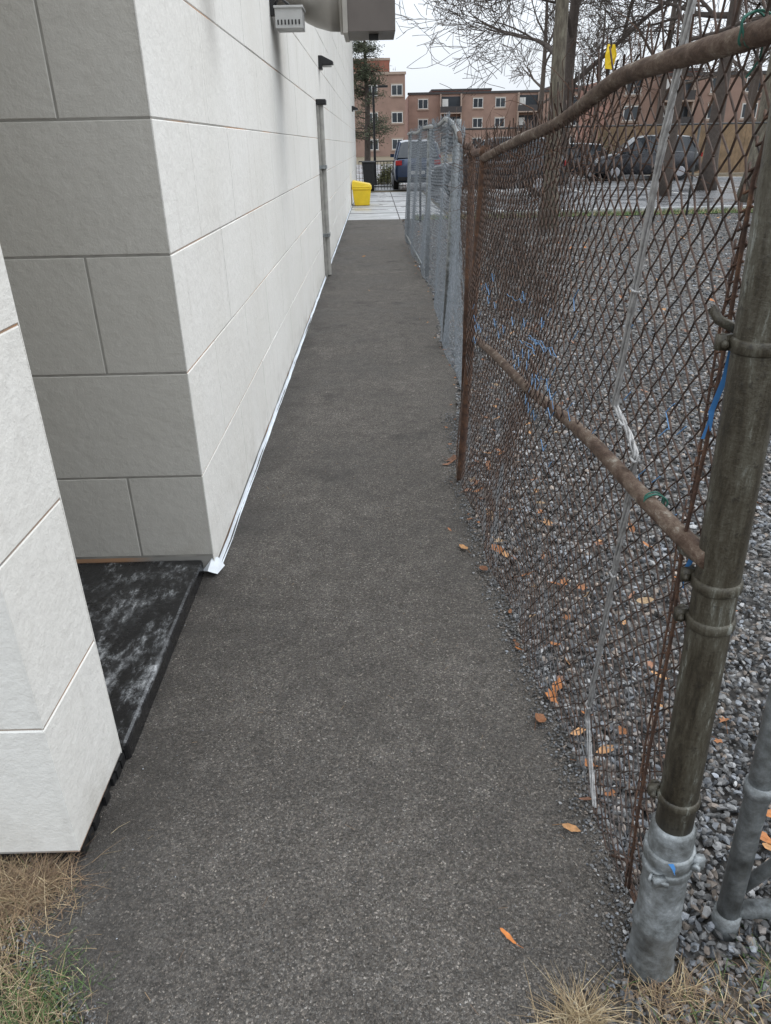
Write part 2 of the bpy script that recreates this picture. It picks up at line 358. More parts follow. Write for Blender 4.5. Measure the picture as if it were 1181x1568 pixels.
m=MB(); m.box((-.19,6.16,2.27),(.17,6.66,2.78)); m.box((-.20,6.15,2.262),(-.165,6.67,2.79),1); m.box((-.02,6.3,2.235),(.05,6.36,2.27),2); m.box((-.15,6.155,2.72),(.15,6.16,2.74),1); m.obj('hood',[M_dgrey,M_lgrey,M_black],ex,False,.006)
fx=empty('junction_box_fixture')
m=MB(); m.box((-.655,6.0,2.28),(-.47,6.22,2.40)); 
for i in range(7): m.box((-.64+i*.024,5.994,2.30),(-.63+i*.024,5.9995,2.33),1)
m.box((-.66,5.985,2.395),(-.46,6.23,2.41)); m.obj('box',[M_fixture,M_black],fx,False,.004)
m=MB(); m.box((-.69,6.02,2.36),(-.655,6.09,2.9)); m.tube([(-.67,6.05,2.4),(-.62,6.02,2.46),(-.56,6.05,2.42)],.01,6); m.obj('bracket',M_black,fx)
m=MB(); m.box((-1.88,1.57,-.03),(-.735,2.598,.060)); o=m.obj('door_step',M_tar,None,False,.012)
# ---------------------------------------------------------------- chain link fences
def fence_wires(name,y0,y1,a,b,surf,zt,r,k,mat,parent,spike=.03,jit=.003):
    S=int((y1-y0)/a); zt_=zt; Mn=int(max(zt_(y0),zt_(y1))/b)+2
    kk=np.arange(S)[:,None]; jj=np.arange(Mn)[None,:]
    Y=y0+(kk+((jj+kk)%2))*a + rng.normal(0,jit*.4,(S,Mn)); 
    frac=jj/(Mn-1.); top=np.array([zt_(y0+i*a) for i in range(S)])[:,None]
    Z=.012+frac*top*np.ones((S,1))+rng.normal(0,jit*.3,(S,Mn))
    Y=Y+.010*np.sin(Y*5+Z*4)+.006*np.sin(Z*9+Y*2)
    X=surf(Y,Z)+np.where((jj%2)==0,1,-1)*r*.8
    Z=Z+.014*np.sin(Y*3.1+Z*2)*frac
    Z[:,-1]+=rng.uniform(-.01,spike,S); Y[:,-1]+=rng.normal(0,.004,S); X[:,-1]+=rng.normal(0,.006,S)
    P=np.stack([X,Y,Z],axis=2)
    V,F=strands(P,r,k); return npmesh(name,V,F,mat,parent)
botX=interp([(.97,.560),(1.13,.545),(1.49,.515),(1.87,.485),(2.42,.445),(3.45,.405)])
topX=interp([(.97,.485),(1.6,.472),(2.2,.470),(3.45,.468)])
topZ=interp([(.97,1.675),(1.6,1.65),(2.15,1.595),(2.8,1.54),(3.45,1.50)])
def surf1(Y,Z):
    f=np.clip(Z/1.6,0,1.1); base=botX(Y)*(1-f)+topX(Y)*f
    return base+.020*np.sin(Y*4.3+Z*3.1)*np.sin(Z*2.2)+.014*np.sin(Y*9.+Z*6)*(1-f)
f1=empty('chain_link_fence')
fence_wires('mesh_wires',1.03,3.45,.0245,.0255,surf1,lambda y: float(topZ(y))+.02,.0019,5,M_wire1,f1,.06,.0055)
def S1(y,z,dx=0): return (float(surf1(np.array(y),np.array(z)))+dx,y,z)
m=MB(); yy=np.linspace(.95,3.5,90)
m.tube([(float(topX(y))+.004*math.sin(y*7),y,float(topZ(y))+.006*math.sin(y*5)) for y in yy],[.0160+.0016*mn.noise((y*28,0,0)) for y in yy],14)
m.obj('top_rail',M_rust,f1,True)
m=MB(); m.tube([(.435+(.478-.435)*(3.45-y)/2.48+.006*math.sin(y*4)+.012,y,.738+.25*(3.45-y)/2.48+.008*math.sin(y*5)) for y in yy],[.0155+.0014*mn.noise((y*30,5,0)) for y in yy],14)
m.obj('mid_rail',M_rust,f1,True)
PC=lambda z:(.542-.030*z,.962,z)
m=MB(); m.tube([PC(z) for z in (.30,.6,1.0,1.4,1.74)],.0335,28); m.tube([PC(z) for z in (1.735,1.765,1.785)],[.037,.034,.012],24); m.obj('terminal_post',M_post,f1,True)
m=MB(); m.tube([PC(z) for z in (-.03,.0,.02,.12,.125,.14,.145,.27,.40,.41)],[.05,.05,.046,.044,.047,.047,.043,.042,.041,.036],28)
def clamp(m,z,r,w=.022,ears=True,ang=2.6):
    c=Vector(PC(z)); m.tube([PC(z-w/2),PC(z-w/2+.003),PC(z+w/2-.003),PC(z+w/2)],[r,r+.003,r+.003,r],28)
    if ears:
        d=Vector((math.cos(ang),math.sin(ang),0)); p=c+d*(r+.008); s=Vector((-d.y,d.x,0))
        m.tube([p-s*.018,p+s*.018],.005,6); m.tube([p-s*.018,p-s*.013],.009,6); m.box(tuple(p-Vector((.011,.006,w/2))),tuple(p+Vector((.011,.006,w/2))))
clamp(m,.335,.044,.03,True,-.6); clamp(m,.30,.043,.02,True,-2.2); m.obj('post_sleeve',M_galv,f1,True)
m=MB()
for z,an in((.475,2.7),(.865,2.7),(.935,2.5),(1.305,2.8)): clamp(m,z,.0345,.02,True,an)
m.tube([(.50,1.0,1.31),(.47,1.02,1.325),(.462,1.03,1.34)],.007,8)
m.tube([(.49,1.03,.966),(.50,.99,.97)],.02,12)
m.obj('tension_bands',M_post,f1,True)
m=MB(); tb=[(.50,1.0,1.72),(.482,1.02,1.5),(.486,1.022,1.33),(.487,1.024,1.14),(.482,1.03,.955),(.492,1.03,.80),(.505,1.06,.5),(.515,1.08,.3),(.53,1.09,.05)]
m.tube(tb,.0032,6); m.tube([(x+.008*math.sin(i*2.),y+.012,z-.01) for i,(x,y,z) in enumerate(tb)],.0022,5)
for i in range(60):
    f=i/60*(len(tb)-1.01); a=int(f); p=Vector(tb[a]).lerp(Vector(tb[a+1]),f-a); m.tube([p+Vector((.004,-.003,.004)),p+Vector((-.006,.008,-.004)),p+Vector((.0,.022,.006))],.002,4)
m.tube([(.545,1.0,.02),(.535,1.08,.05),(.535,1.12,.10),(.525,1.2,.02)],.004,6); m.obj('tension_bar',M_rust2,f1,True)
m=MB(); zz=np.linspace(-.02,1.52,40)
m.tube([(.403+.043*z,3.46,z) for z in zz],[.019+.0022*mn.noise((z*22,1,0)) for z in zz],14); m.tube([(.468,3.46,1.50),(.469,3.46,1.54)],[.025,.02],14); m.obj('line_post',M_rust2,f1,True)
m=MB()
for cx,cyy,czz in((.487,1.09,1.672),(.487,1.17,.965)):
    pts=[(cx+(.019+.003*math.sin(a*3.1))*math.cos(a),cyy+a*.0013+.004*math.sin(a*.7),czz+.020*math.sin(a)) for a in np.linspace(0,19,70)]
    m.tube(pts,.0015,5)
    m.tube([pts[-1],(cx+.03,cyy+.05,czz-.03),(cx+.02,cyy+.06,czz-.05)],.0015,5)
m.obj('green_wire_wraps',M_green,f1)
br=[(1.30,1.78),(1.317,1.73),(1.34,1.62),(1.36,1.513),(1.395,1.317),(1.43,1.16),(1.45,1.06),(1.37,1.03),(1.326,1.0),(1.35,.88),(1.38,.742),(1.42,.55),(1.457,.34),(1.475,.20),(1.42,.12),(1.32,.05)]
NB=220; bi=np.linspace(0,len(br)-1,NB)
by=np.interp(bi,range(len(br)),[p[0] for p in br]); bz=np.interp(bi,range(len(br)),[p[1] for p in br])
m=MB()
for ph in range(4):
    pts=[]
    for i in range(NB):
        a=i*.16+ph*1.571+.8*math.sin(i*.05); x,y,z=S1(by[i],bz[i],-.006); wv=.006*mn.noise((i*.05,ph,0))
        pts.append((x+.0035*math.sin(a),y+.0070*math.cos(a)+wv,z))
    m.tube(pts,.0032,6)
for i in (60,97,118,150,185):
    x,y,z=S1(by[i],bz[i],-.008); m.tube([(x-.006,y-.016,z),(x-.008,y,z+.004),(x,y+.016,z),(x+.01,y+.002,z-.004),(x-.006,y-.016,z)],.0028,5)
m.obj('aluminium_braid',M_alu,f1,True)
m=MB()
for _ in range(46):
    y=random.uniform(1.8,3.3); z=random.uniform(.76,1.12); pts=[]
    n=random.randint(2,4)
    for i in range(n): pts.append(S1(y+.024*i,z-.0255*(i%2)+.004*random.random(),-.003))
    m.tube(pts,.0012,4)
for _ in range(16):
    y=random.uniform(1.1,2.1); z=random.uniform(.9,1.3); pts=[S1(y+.0245*(i%2)+.006*i,z-.0255*i,-.003) for i in range(random.randint(2,3))]
    m.tube(pts,.0012,4)
for _ in range(9):
    y=random.uniform(1.3,2.6); z=random.uniform(.92,1.14); n=random.randint(5,12)
    m.tube([S1(y+i*.03,z-.004*i+.02*mn.noise((i*.6,y*9,0)),-.004) for i in range(n)],.0010,4)
m.obj('blue_twine',M_blue,f1)
m=MB()
def ribbon(pts,w):
    vs=[];P=[Vector(p) for p in pts]
    for i,p in enumerate(P): vs+= [p+Vector((w*math.cos(i*.9),0,w*.2*math.sin(i))),p-Vector((w*math.cos(i*.9),0,w*.2*math.sin(i)))]
    m.add(vs,[(2*i,2*i+1,2*i+3,2*i+2) for i in range(len(P)-1)])
ribbon([(.505,.992,1.33),(.486,.995,1.32),(.478,.99,1.29),(.482,.995,1.25),(.474,1.,1.20),(.478,1.0,1.17)],.005)
ribbon([(.486,1.0,1.31),(.49,1.01,1.26),(.483,1.012,1.21),(.478,1.02,1.15)],.003)
ribbon([(.49,1.0,.965),(.478,1.0,.93),(.482,1.0,.90)],.006); ribbon([(.515,.915,.355),(.521,.912,.345),(.525,.91,.33)],.005)
m.obj('blue_ribbon',M_ribbon,f1)
bx2=interp([(3.45,.405),(4.4,.50),(5.4,.585),(6.5,.53),(7.5,.60),(8.7,.65),(11,.58),(13.9,.53)])
tx2=interp([(3.45,.468),(4.6,.52),(6.0,.60),(8,.66),(10,.64),(13.9,.58)])
tz2=interp([(3.45,1.50),(4.2,1.52),(5.2,1.56),(6.0,1.66),(7.5,1.74),(10,1.72),(13.9,1.70)])
def surf2(Y,Z):
    f=np.clip(Z/1.7,0,1.1); return bx2(Y)*(1-f)+tx2(Y)*f+.025*np.sin(Y*3.+Z*2.5)
f2=empty('chain_link_fence')
fence_wires('mesh_wires',3.47,13.9,.030,.030,surf2,lambda y: float(tz2(y))+.02,.0017,4,M_wire2,f2,.04,.005)
m=MB(); y2=np.linspace(5.4,13.9,40); m.tube([(float(tx2(y)),y,float(tz2(y))+.015*math.sin(y*2)) for y in y2],.02,10); m.obj('top_rail',M_galv,f2,True)
m=MB(); y3=np.linspace(3.45,5.6,20); m.tube([(float(tx2(y)),y,float(tz2(y))+.01*math.sin(9*y)) for y in y3],.016,10); m.obj('rusty_rail',M_rust2,f2,True)
m=MB()
for y in (6.3,9.9,13.9): m.tube([(float(bx2(y))+.03,y,-.02),(float(tx2(y))+.03,y,float(tz2(y))+.04)],.028,14)
m.tube([(float(bx2(13.9)),13.9,.12),(float(bx2(9.9)),9.9,.1)],.014,8)
m.obj('posts',M_galv,f2,True)
m=MB(); 
for y in(4.3,): m.tube([(float(bx2(y))+.02,y,-.02),(float(tx2(y))+.01,y,1.53)],.02,12)
m.obj('rusty_post',M_rust2,f2,True)
vt=MB()
def twig(p,d,n,step,r,curl=.3,grav=0,xmin=None):
    pts=[p.copy()]
    for i in range(n):
        d=(d+Vector((random.gauss(0,curl),random.gauss(0,curl),random.gauss(-grav,curl)))).normalized(); p=p+d*step
        if xmin is not None and p.x<xmin: break
        pts.append(p.copy())
    if len(pts)>2: vt.tube(pts,[r*(1-.8*i/len(pts)) for i in range(len(pts))],4)
for _ in range(150):
    y=random.uniform(1.7,4.6); z=float(np.interp(y,[1,2.15,3.45,5],[1.66,1.6,1.5,1.55]))+random.uniform(-.14,.03)
    twig(Vector((.5+random.uniform(-.03,.1),y,z)),Vector((random.gauss(.2,.5),random.gauss(0,.6),random.gauss(.25,.5))).normalized(),random.randint(4,8),random.uniform(.02,.05),.0020)
vt.obj('dead_vine',M_rust2)
vt=MB()
for _ in range(240):
    y=random.uniform(7.,13); x=random.uniform(1.15,1.15+.09*y)
    twig(Vector((x,y,-.02)),Vector((random.gauss(.05,.2),random.gauss(0,.2),1)).normalized(),random.randint(9,15),random.uniform(.09,.14),.006,.13,.04,.8)
vt.obj('bare_shrub',M_twig)
f3=empty('chain_link_fence')
a=.055; S=int(13/a); Mn=32
kk=np.arange(S)[:,None]; jj=np.arange(Mn)[None,:]
X=1.0+(kk+((jj+kk)%2))*a; Z=.05+jj*.055+0*kk; Y=17.7+0*X
V,F=strands(np.stack([X,Y+.004*((jj%2)*2-1),Z],axis=2),.0013,3); npmesh('mesh_wires',V,F,M_wire3,f3)
m=MB(); m.tube([(1.,17.7,1.82),(14,17.7,1.82)],.018,8)
for x in (1.,4,7,10,13): m.tube([(x,17.72,-.02),(x,17.72,1.86)],.025,10)
m.obj('posts_and_rail',M_wire3,f3,True)
g=empty('gate_frame'); m=MB()
m.tube([(.728,1.03,.03),(.722,1.04,.6),(.715,1.05,1.5)],.0235,20); m.tube([(.728,1.03,-.01),(.728,1.03,.05)],[.03,.028],20)
m.tube([(.72,1.035,.05),(1.9,1.0,.06)],.02,16); m.tube([(.715,1.05,1.5),(1.9,1.03,1.5)],.02,16); m.tube([(1.9,1.0,.0),(1.9,1.03,1.5)],.0235,16)
m.tube([(.724,1.035,.40),(.724,1.035,.425)],.029,20); m.tube([(.76,1.06,.08),(.80,1.02,.22),(.84,1.0,.5)],.014,10)
m.obj('frame_tubes',M_galv,g,True)
e=empty('yellow_tag'); m=MB(); 
m.add([(.464,1.70,1.678),(.479,1.70,1.676),(.482,1.69,1.70),(.478,1.695,1.718),(.467,1.705,1.72),(.462,1.70,1.70)],[(0,1,2,3,4,5)])
m.add([(.464,1.703,1.678),(.479,1.703,1.676),(.482,1.693,1.70),(.478,1.698,1.718),(.467,1.708,1.72),(.462,1.703,1.70)],[(5,4,3,2,1,0)]); m.obj('tag',M_yellow,e)
m=MB(); m.tube([(.472,1.70,1.64),(.474,1.705,1.70),(.47,1.70,1.73)],.0018,5); m.obj('wire',M_black,e)
# ---------------------------------------------------------------- gravel stones
def ico(sub):
    bm=bmesh.new(); bmesh.ops.create_icosphere(bm,subdivisions=sub,radius=1.); bm.verts.ensure_lookup_table()
    V=np.array([v.co[:] for v in bm.verts]); F=np.array([[v.index for v in f.verts] for f in bm.faces]); bm.free(); return V,F
def stones(name,pts,size,cols,sub,mat):
    V,F=ico(sub); N=len(pts); K=14
    var=[]
    for k in range(K):
        W=V.copy()
        for _ in range(9):
            n=rng.normal(size=3); n/=np.linalg.norm(n); d=rng.uniform(.35,.7); q=W@n; W=W-np.clip(q-d,0,None)[:,None]*n
        W=W/np.abs(W).max(); var.append(W)
    var=np.array(var)[rng.integers(0,K,N)]
    sc=np.stack([rng.uniform(.8,1.35,N),rng.uniform(.55,1.,N),rng.uniform(.45,.85,N)],1)*size[:,None]
    P=var*sc[:,None,:]
    a=rng.uniform(0,6.28,N); b=rng.normal(0,.45,N)
    ca,sa,cb,sb=np.cos(a),np.sin(a),np.cos(b),np.sin(b)
    y=P[:,:,1]*cb[:,None]-P[:,:,2]*sb[:,None]; z=P[:,:,1]*sb[:,None]+P[:,:,2]*cb[:,None]; x=P[:,:,0]
    X=x*ca[:,None]-y*sa[:,None]; Y=x*sa[:,None]+y*ca[:,None]
    out=np.stack([X,Y,z],2)+pts[:,None,:]
    Fa=(F[None]+np.arange(N)[:,None,None]*len(V)).reshape(-1,3)
    return npmesh(name,out.reshape(-1,3),Fa,mat,None,np.repeat(cols,len(V),axis=0),False)
def stonecols(N,lo=.06,mu=-1.82):
    g=np.clip(rng.lognormal(mu,.46,N),lo,.5)
    c=np.stack([g*1.0,g,g*1.0],1); warm=rng.random(N)<.22
    c[warm]*=np.array([1.18,.98,.82]); blue=rng.random(N)<.3; c[blue]*=np.array([.93,.99,1.08]); return c
def region(n,y0,y1,wfun,zspread=.012):
    y=rng.uniform(y0,y1,n); w=wfun(y); lo=rightE(y)+.0; x=lo+rng.random(n)*(w-lo); return np.stack([x,y,rng.uniform(-.01,zspread,n)],1)
wf=lambda y: .82*y+.35
p=region(10000,.97,2.6,wf,.014); s=rng.uniform(.006,.0155,len(p)); stones('gravel',p,s,stonecols(len(p)),1,M_stone)
p=region(20000,2.6,6.5,wf,.012); s=rng.uniform(.009,.019,len(p)); stones('gravel',p,s,stonecols(len(p)),1,M_stone)
p=region(18000,6.5,18.0,lambda y:.70*y+.6,.01); s=rng.uniform(.013,.027,len(p)); stones('gravel',p,s,stonecols(len(p)),1,M_stone)
N=5200; y=rng.uniform(.75,4.5,N); x=rightE(y)+rng.normal(-.01,.035,N); s=rng.uniform(.002,.0065,N)
stones('path_edge_grit',np.stack([x,y,np.full(N,.0)],1),s,stonecols(N,.05,-1.9),1,M_stone)
N=2600; x=rng.uniform(.3,1.2,N); y=rng.uniform(.72,1.0,N); s=rng.uniform(.003,.012,N); k=x>rightE(y)-.02
stones('soil_grit',np.stack([x,y,np.full(N,-.018)],1)[k],s[k],stonecols(N,.04,-2.)[k],1,M_stone)
N=1500; y=rng.uniform(.75,4,N); x=rng.uniform(-.8,.52,N); k=(x>leftE(y))&(x<rightE(y)); s=rng.uniform(.001,.0024,N)
stones('loose_chippings',np.stack([x,y,np.full(N,.002)],1)[k],s[k],stonecols(N,.1,-1.5)[k],1,M_stone)
N=1400; y=rng.uniform(.75,1.25,N); x=leftE(y)+rng.normal(.0,.03,N); s=rng.uniform(.0015,.005,N)
stones('path_edge_grit',np.stack([x,y,np.full(N,-.004)],1),s,stonecols(N,.05,-2.),1,M_stone)
# ---------------------------------------------------------------- leaves
lm=MB()
def leaf(x,y,z,s,col,curl=.5,kind=None,rot=None):
    rot=random.uniform(0,6.28) if rot is None else rot; kind=random.random() if kind is None else kind
    n=13; pts=[(0,0,0)]; asp=random.uniform(.45,.85) if kind<.9 else .34
    prof=[1.,.5,.72,.62,.9,.4,.5,.55,.42,.85,.6,.75,.45] if kind<.45 else [1.,.78,.62,.6,.58,.62,.72,.72,.6,.58,.62,.64,.8]
    fold=random.uniform(-.2,.9)*curl; tx,ty=random.gauss(0,.3),random.gauss(0,.3)
    for i in range(n):
        a=2*math.pi*i/n; r=prof[i]*random.uniform(.75,1.12); X=r*math.cos(a); Y=r*asp*math.sin(a)
        pts.append((X,Y,fold*abs(Y)*1.3+curl*.5*X*X*random.uniform(.4,1.)))
    ca,sa=math.cos(rot),math.sin(rot); vs=[]
    for q in pts:
        X,Y,Z=q[0]*s,q[1]*s,q[2]*s+q[0]*s*tx+q[1]*s*ty
        vs.append((x+X*ca-Y*sa,y+X*sa+Y*ca,max(z+Z,z-.003,.004)))
    g=random.uniform(.8,1.15); col=tuple(q*g for q in col)
    lm.add(vs,[(0,i+1,(i+1)%n+1) for i in range(n)],0,col)
    lm.tube([vs[7],(x-1.4*s*ca,y-1.4*s*sa,.006)],.0009,3,0,False,tuple(q*.6 for q in col))
OR=[(.46,.17,.045),(.36,.15,.06),(.52,.27,.11),(.28,.13,.07),(.20,.095,.055)]
leaf(.252,1.012,.007,.026,(.60,.20,.04),.3,.95,2.4)
for (x,y,s,c) in [(.385,3.72,.055,4),(.37,3.66,.045,3),(.345,2.73,.040,2),(.452,1.29,.032,2),(.455,1.68,.036,1),(.51,1.78,.038,0),(.62,1.55,.04,2),(.42,3.3,.035,3),(.50,3.05,.042,2),(.40,2.55,.03,3),(.47,3.4,.055,3),
                  (.41,7.35,.03,2),(-.2,12.,.04,2),(.45,2.05,.022,3),(.40,3.0,.025,1),(.46,2.25,.022,1),(.52,1.38,.03,4),(.6,1.95,.035,2),(.58,1.4,.03,1),(-.1,9.,.02,2),(.55,1.5,.035,0),(.56,2.5,.035,0),(.60,1.7,.04,0),(.57,3.6,.05,1)]:
    leaf(x,y,.006,s,OR[c],.7)
for _ in range(190):
    y=random.uniform(1.2,8); x=float(rightE(y))+abs(random.gauss(0,.5))+.02
    leaf(x,y,.02,random.uniform(.018,.042),random.choice(OR+[(.40,.27,.15)]))
for _ in range(560):
    y=random.uniform(6,18); x=float(rightE(y))+random.uniform(0,11); leaf(x,y,.025,random.uniform(.03,.055),random.choice(OR))
for _ in range(60):
    y=random.uniform(2,14); x=float(rightE(y))-abs(random.gauss(0,.05)); leaf(x,y,.006,random.uniform(.008,.02),random.choice(OR))
lm.obj('fallen_leaves',M_leaf)
# ---------------------------------------------------------------- grass
def blades(m,cx,cy,sx,sy,n,h,cols,flat=.5,z=-.015,w=.0012):
    for _ in range(n):
        x=cx+random.gauss(0,sx); y=cy+random.gauss(0,sy)
        a=random.uniform(0,6.28); L=h*random.uniform(.4,1.2); lean=random.uniform(flat*.4,flat*1.4)
        d=Vector((math.cos(a),math.sin(a),0)); s=Vector((-d.y,d.x,0))*w; cv=random.gauss(0,.3)
        p=Vector((x,y,z)); c=random.choice(cols); g=random.uniform(.6,1.2); c=tuple(q*g for q in c)
        vs=[]; 
        for i in range(4):
            f=i/3; q=p+d*(L*lean*f*f)+d*(L*lean*.3*f)+s*(cv*f*f*L/w*.6)+Vector((0,0,L*(f*(1-.35*lean*f)))); ww=1-f*.85
            vs+=[q-s*ww,q+s*ww]
        m.add(vs,[(0,1,3,2),(2,3,5,4),(4,5,7,6)],0,c)
straw=[(.46,.35,.20),(.36,.27,.16),(.27,.19,.11),(.55,.45,.29)]; brown=[(.24,.16,.10),(.32,.22,.13),(.17,.11,.07)]; green=[(.08,.15,.035),(.11,.19,.06),(.06,.10,.03)]
m=MB()
blades(m,-.90,1.15,.07,.035,1500,.055,brown+straw,1.1)
blades(m,-.84,1.18,.035,.02,500,.06,brown,1.2)
blades(m,-.90,1.0,.09,.08,1500,.035,brown+straw+green[:1],1.2)
blades(m,-.74,.90,.05,.05,480,.04,green+green+straw,1.)
blades(m,-.74,.77,.07,.09,1100,.04,brown+straw+green,1.)
blades(m,-.67,.93,.03,.03,90,.04,green,.9)
blades(m,-1.3,.8,.25,.25,2500,.05,brown+straw+green,1.)
m.obj('grass_patch',M_blade)
m=MB(); blades(m,.362,.845,.016,.012,420,.065,straw,1.0); blades(m,.34,.79,.04,.025,260,.05,straw,1.2)
blades(m,.56,.895,.05,.015,160,.045,brown+straw[:2],1.2); blades(m,.62,.85,.12,.04,260,.04,brown+straw+green[:1],1.2); blades(m,.8,.92,.1,.04,160,.04,brown+green,1.)
blades(m,.08,.80,.03,.01,40,.02,green,.9)
m.obj('straw_tuft',M_blade)
m=MB()
for _ in range(7000):
    x=random.uniform(.9,14); y=random.uniform(18.1,19.0); blades(m,x,y,0,0,1,.09,green+green+straw,.6,.0,.006)
m.obj('verge_grass_blades',M_blade)
m=MB()
for _ in range(60):
    x=random.uniform(-.6,.5);y=random.uniform(.85,4);a=random.uniform(0,6.28);l=random.uniform(.008,.03)
    m.tube([(x,y,.006),(x+l*math.cos(a),y+l*math.sin(a),.008)],.0006,3,0,True,random.choice(brown))
m.obj('twig_litter',M_blade)
# ---------------------------------------------------------------- trees
def bare_tree(name,x,y,h,r,first,seed,spread=1.,depth=5,lean=(0,0),nb=9,mat=None,thin=.006,m=None,make=True):
    rs=random.Random(seed); m=m or MB()
    def grow(p,d,L,r0,dep):
        n=5 if dep>1 else 3; pts=[p.copy()];rad=[r0]; r1=r0*(.45 if dep>0 else .3)
        for i in range(n):
            d=(d+Vector((rs.gauss(0,.16),rs.gauss(0,.16),rs.gauss(.04,.12)))).normalized()
            p=p+d*(L/n); pts.append(p.copy()); rad.append(max(thin,r0+(r1-r0)*(i+1)/n))
        m.tube(pts,rad,6 if dep>=3 else 4 if dep==2 else 3,0,False)
        if dep<=0: return
        k=rs.randint(4,6) if dep>1 else rs.randint(3,5)
        for i in range(k):
            f=rs.uniform(.25,1.) if i else 1.; idx=min(n,int(f*n)); q=pts[idx]; dd=d if idx==n else (pts[min(idx+1,n)]-pts[idx]).normalized()
            ax=Vector((rs.gauss(0,1),rs.gauss(0,1),rs.gauss(0,.6))); ax=(ax-dd*ax.dot(dd)).normalized()
            an=rs.uniform(.35,.95)*spread; nd=(dd*math.cos(an)+ax*math.sin(an)).normalized()
            grow(q,nd,L*rs.uniform(.5,.78),rad[idx]*rs.uniform(.5,.75),dep-1)
    n=12; pts=[];rad=[]
    for i in range(n+1):
        f=i/n; pts.append(Vector((x+lean[0]*f*h+.03*h*.3*math.sin(f*5+seed)*f,y+lean[1]*f*h,-.03+h*f))); rad.append(r*(1.35-.35*min(1,f*12))*(1-.72*f))
    m.tube(pts,rad,14,0,True)
    for b in range(nb):
        f=first/h+(1-first/h)*(b+.3)/nb; i=min(n-1,int(f*n)); q=pts[i].lerp(pts[i+1],f*n-i); a=b*2.4+rs.uniform(-.5,.5)
        el=rs.uniform(.15,.7)+f*.4; d=Vector((math.cos(a)*math.cos(el),math.sin(a)*math.cos(el),math.sin(el)))
        grow(q,d,h*(.42-.25*f)*rs.uniform(.8,1.15)*spread,rad[i]*.5,depth-2)
    grow(pts[-1],Vector((0,0,1)),h*.15,rad[-1],2)
    if make: return m.obj(name,mat or M_bark,None,True)
bare_tree('bare_tree',3.42,15.6,9.5,.16,4.6,3,1.,5,nb=8)
bare_tree('bare_tree',7.6,33,13,.27,3.2,11,1.2,6,nb=12,mat=M_twig,thin=.012)
bare_tree('bare_tree',11.2,27,12,.26,3.9,23,1.1,6,nb=10,mat=M_twig,thin=.010)
bare_tree('bare_tree',10.3,21.5,12,.38,4.2,31,1.,5,nb=9,mat=M_bark,thin=.009)
bare_tree('bare_tree',8.9,24.5,11,.16,3.8,37,1.,5,nb=8,mat=M_twig,thin=.009)
m=MB()
for i,(x,y) in enumerate([(20,58),(30,66),(14,70),(40,60),(27,50),(36,80),(50,75),(24,90),(22,44),(32,48)]):
    bare_tree('',x,y,random.uniform(11,16),.28,4,60+i,1.,5,nb=8,thin=.02,m=m,make=False)
m.obj('distant_trees',M_twig)
def conifer(name,x,y,h,R,z0,seed,dens=1.):
    rs=random.Random(seed); e=empty(name); m=MB(); m.tube([(x,y,-.03),(x+.1,y,h*.5),(x,y,h)],[.16,.11,.03],10); fm=MB()
    for b in range(int(80*dens)):
        f=rs.random(); z=z0+(h-z0)*f; a=rs.uniform(0,6.28); L=R*(1-f*.7)*rs.uniform(.6,1.1)
        tip=Vector((x+L*math.cos(a),y+L*math.sin(a),z+L*rs.uniform(-.1,.35))); st=Vector((x,y,z)); m.tube([st,st.lerp(tip,.5)+Vector((0,0,.05)),tip],[.035,.02,.008],4,0,False)
        for _ in range(90):
            q=st.lerp(tip,rs.uniform(.3,1.05))+Vector((rs.gauss(0,.15),rs.gauss(0,.15),rs.gauss(.03,.10)))
            d=Vector((rs.gauss(0,1),rs.gauss(0,1),rs.gauss(.3,.7))).normalized()*rs.uniform(.08,.17); s=d.orthogonal().normalized()*.018
            g=rs.uniform(.5,1.4); fm.add([q-s,q+s,q+d],[(0,1,2)],0,(.075*g,.088*g,.048*g))
    m.obj('trunk_and_limbs',M_twig,e); fm.obj('needles',M_needle,e)
conifer('pine_tree',-.35,38,6.6,1.35,1.6,5,1.3)
conifer('pine_tree',-3.5,44,10,2.5,2.,6,1.2)
def shrub(name,x,y,rx,h,col,seed):
    rs=random.Random(seed); m=MB()
    for _ in range(2600):
        a=rs.uniform(0,6.28); el=math.asin(rs.random()); r=rs.uniform(.55,1.08)*(1+.18*math.sin(a*5+seed)+.15*math.sin(el*7))
        q=Vector((x+rx*r*math.cos(a)*math.cos(el),y+rx*r*math.sin(a)*math.cos(el),h*r*math.sin(el)))
        d=Vector((rs.gauss(0,1),rs.gauss(0,1),rs.gauss(0,1))).normalized()*.06; s=d.orthogonal().normalized()*.03
        g=rs.uniform(.4,1.5)*(.5+.5*r); m.add([q-s,q+d*.5+s*.3,q+d,q-d*.4+s],[(0,1,2,3)],0,tuple(c*g for c in col))
    for i in range(8):
        a=i*.8; m.tube([(x,y,-.03),(x+rx*.6*math.cos(a),y+rx*.6*math.sin(a),h*.7)],.012,4,0,True,(.05,.035,.025))
    m.obj(name,M_needle)
shrub('evergreen_shrub',10.2,37,1.0,1.5,(.04,.06,.025),1); shrub('evergreen_shrub',8.6,43,.9,1.3,(.045,.055,.03),2); shrub('evergreen_shrub',.6,36,.5,.7,(.10,.10,.03),3)
shrub('hedge_shrub',5.8,42,1.1,1.4,(.10,.07,.05),4); shrub('hedge_shrub',13,37,1.4,1.5,(.11,.075,.045),5)
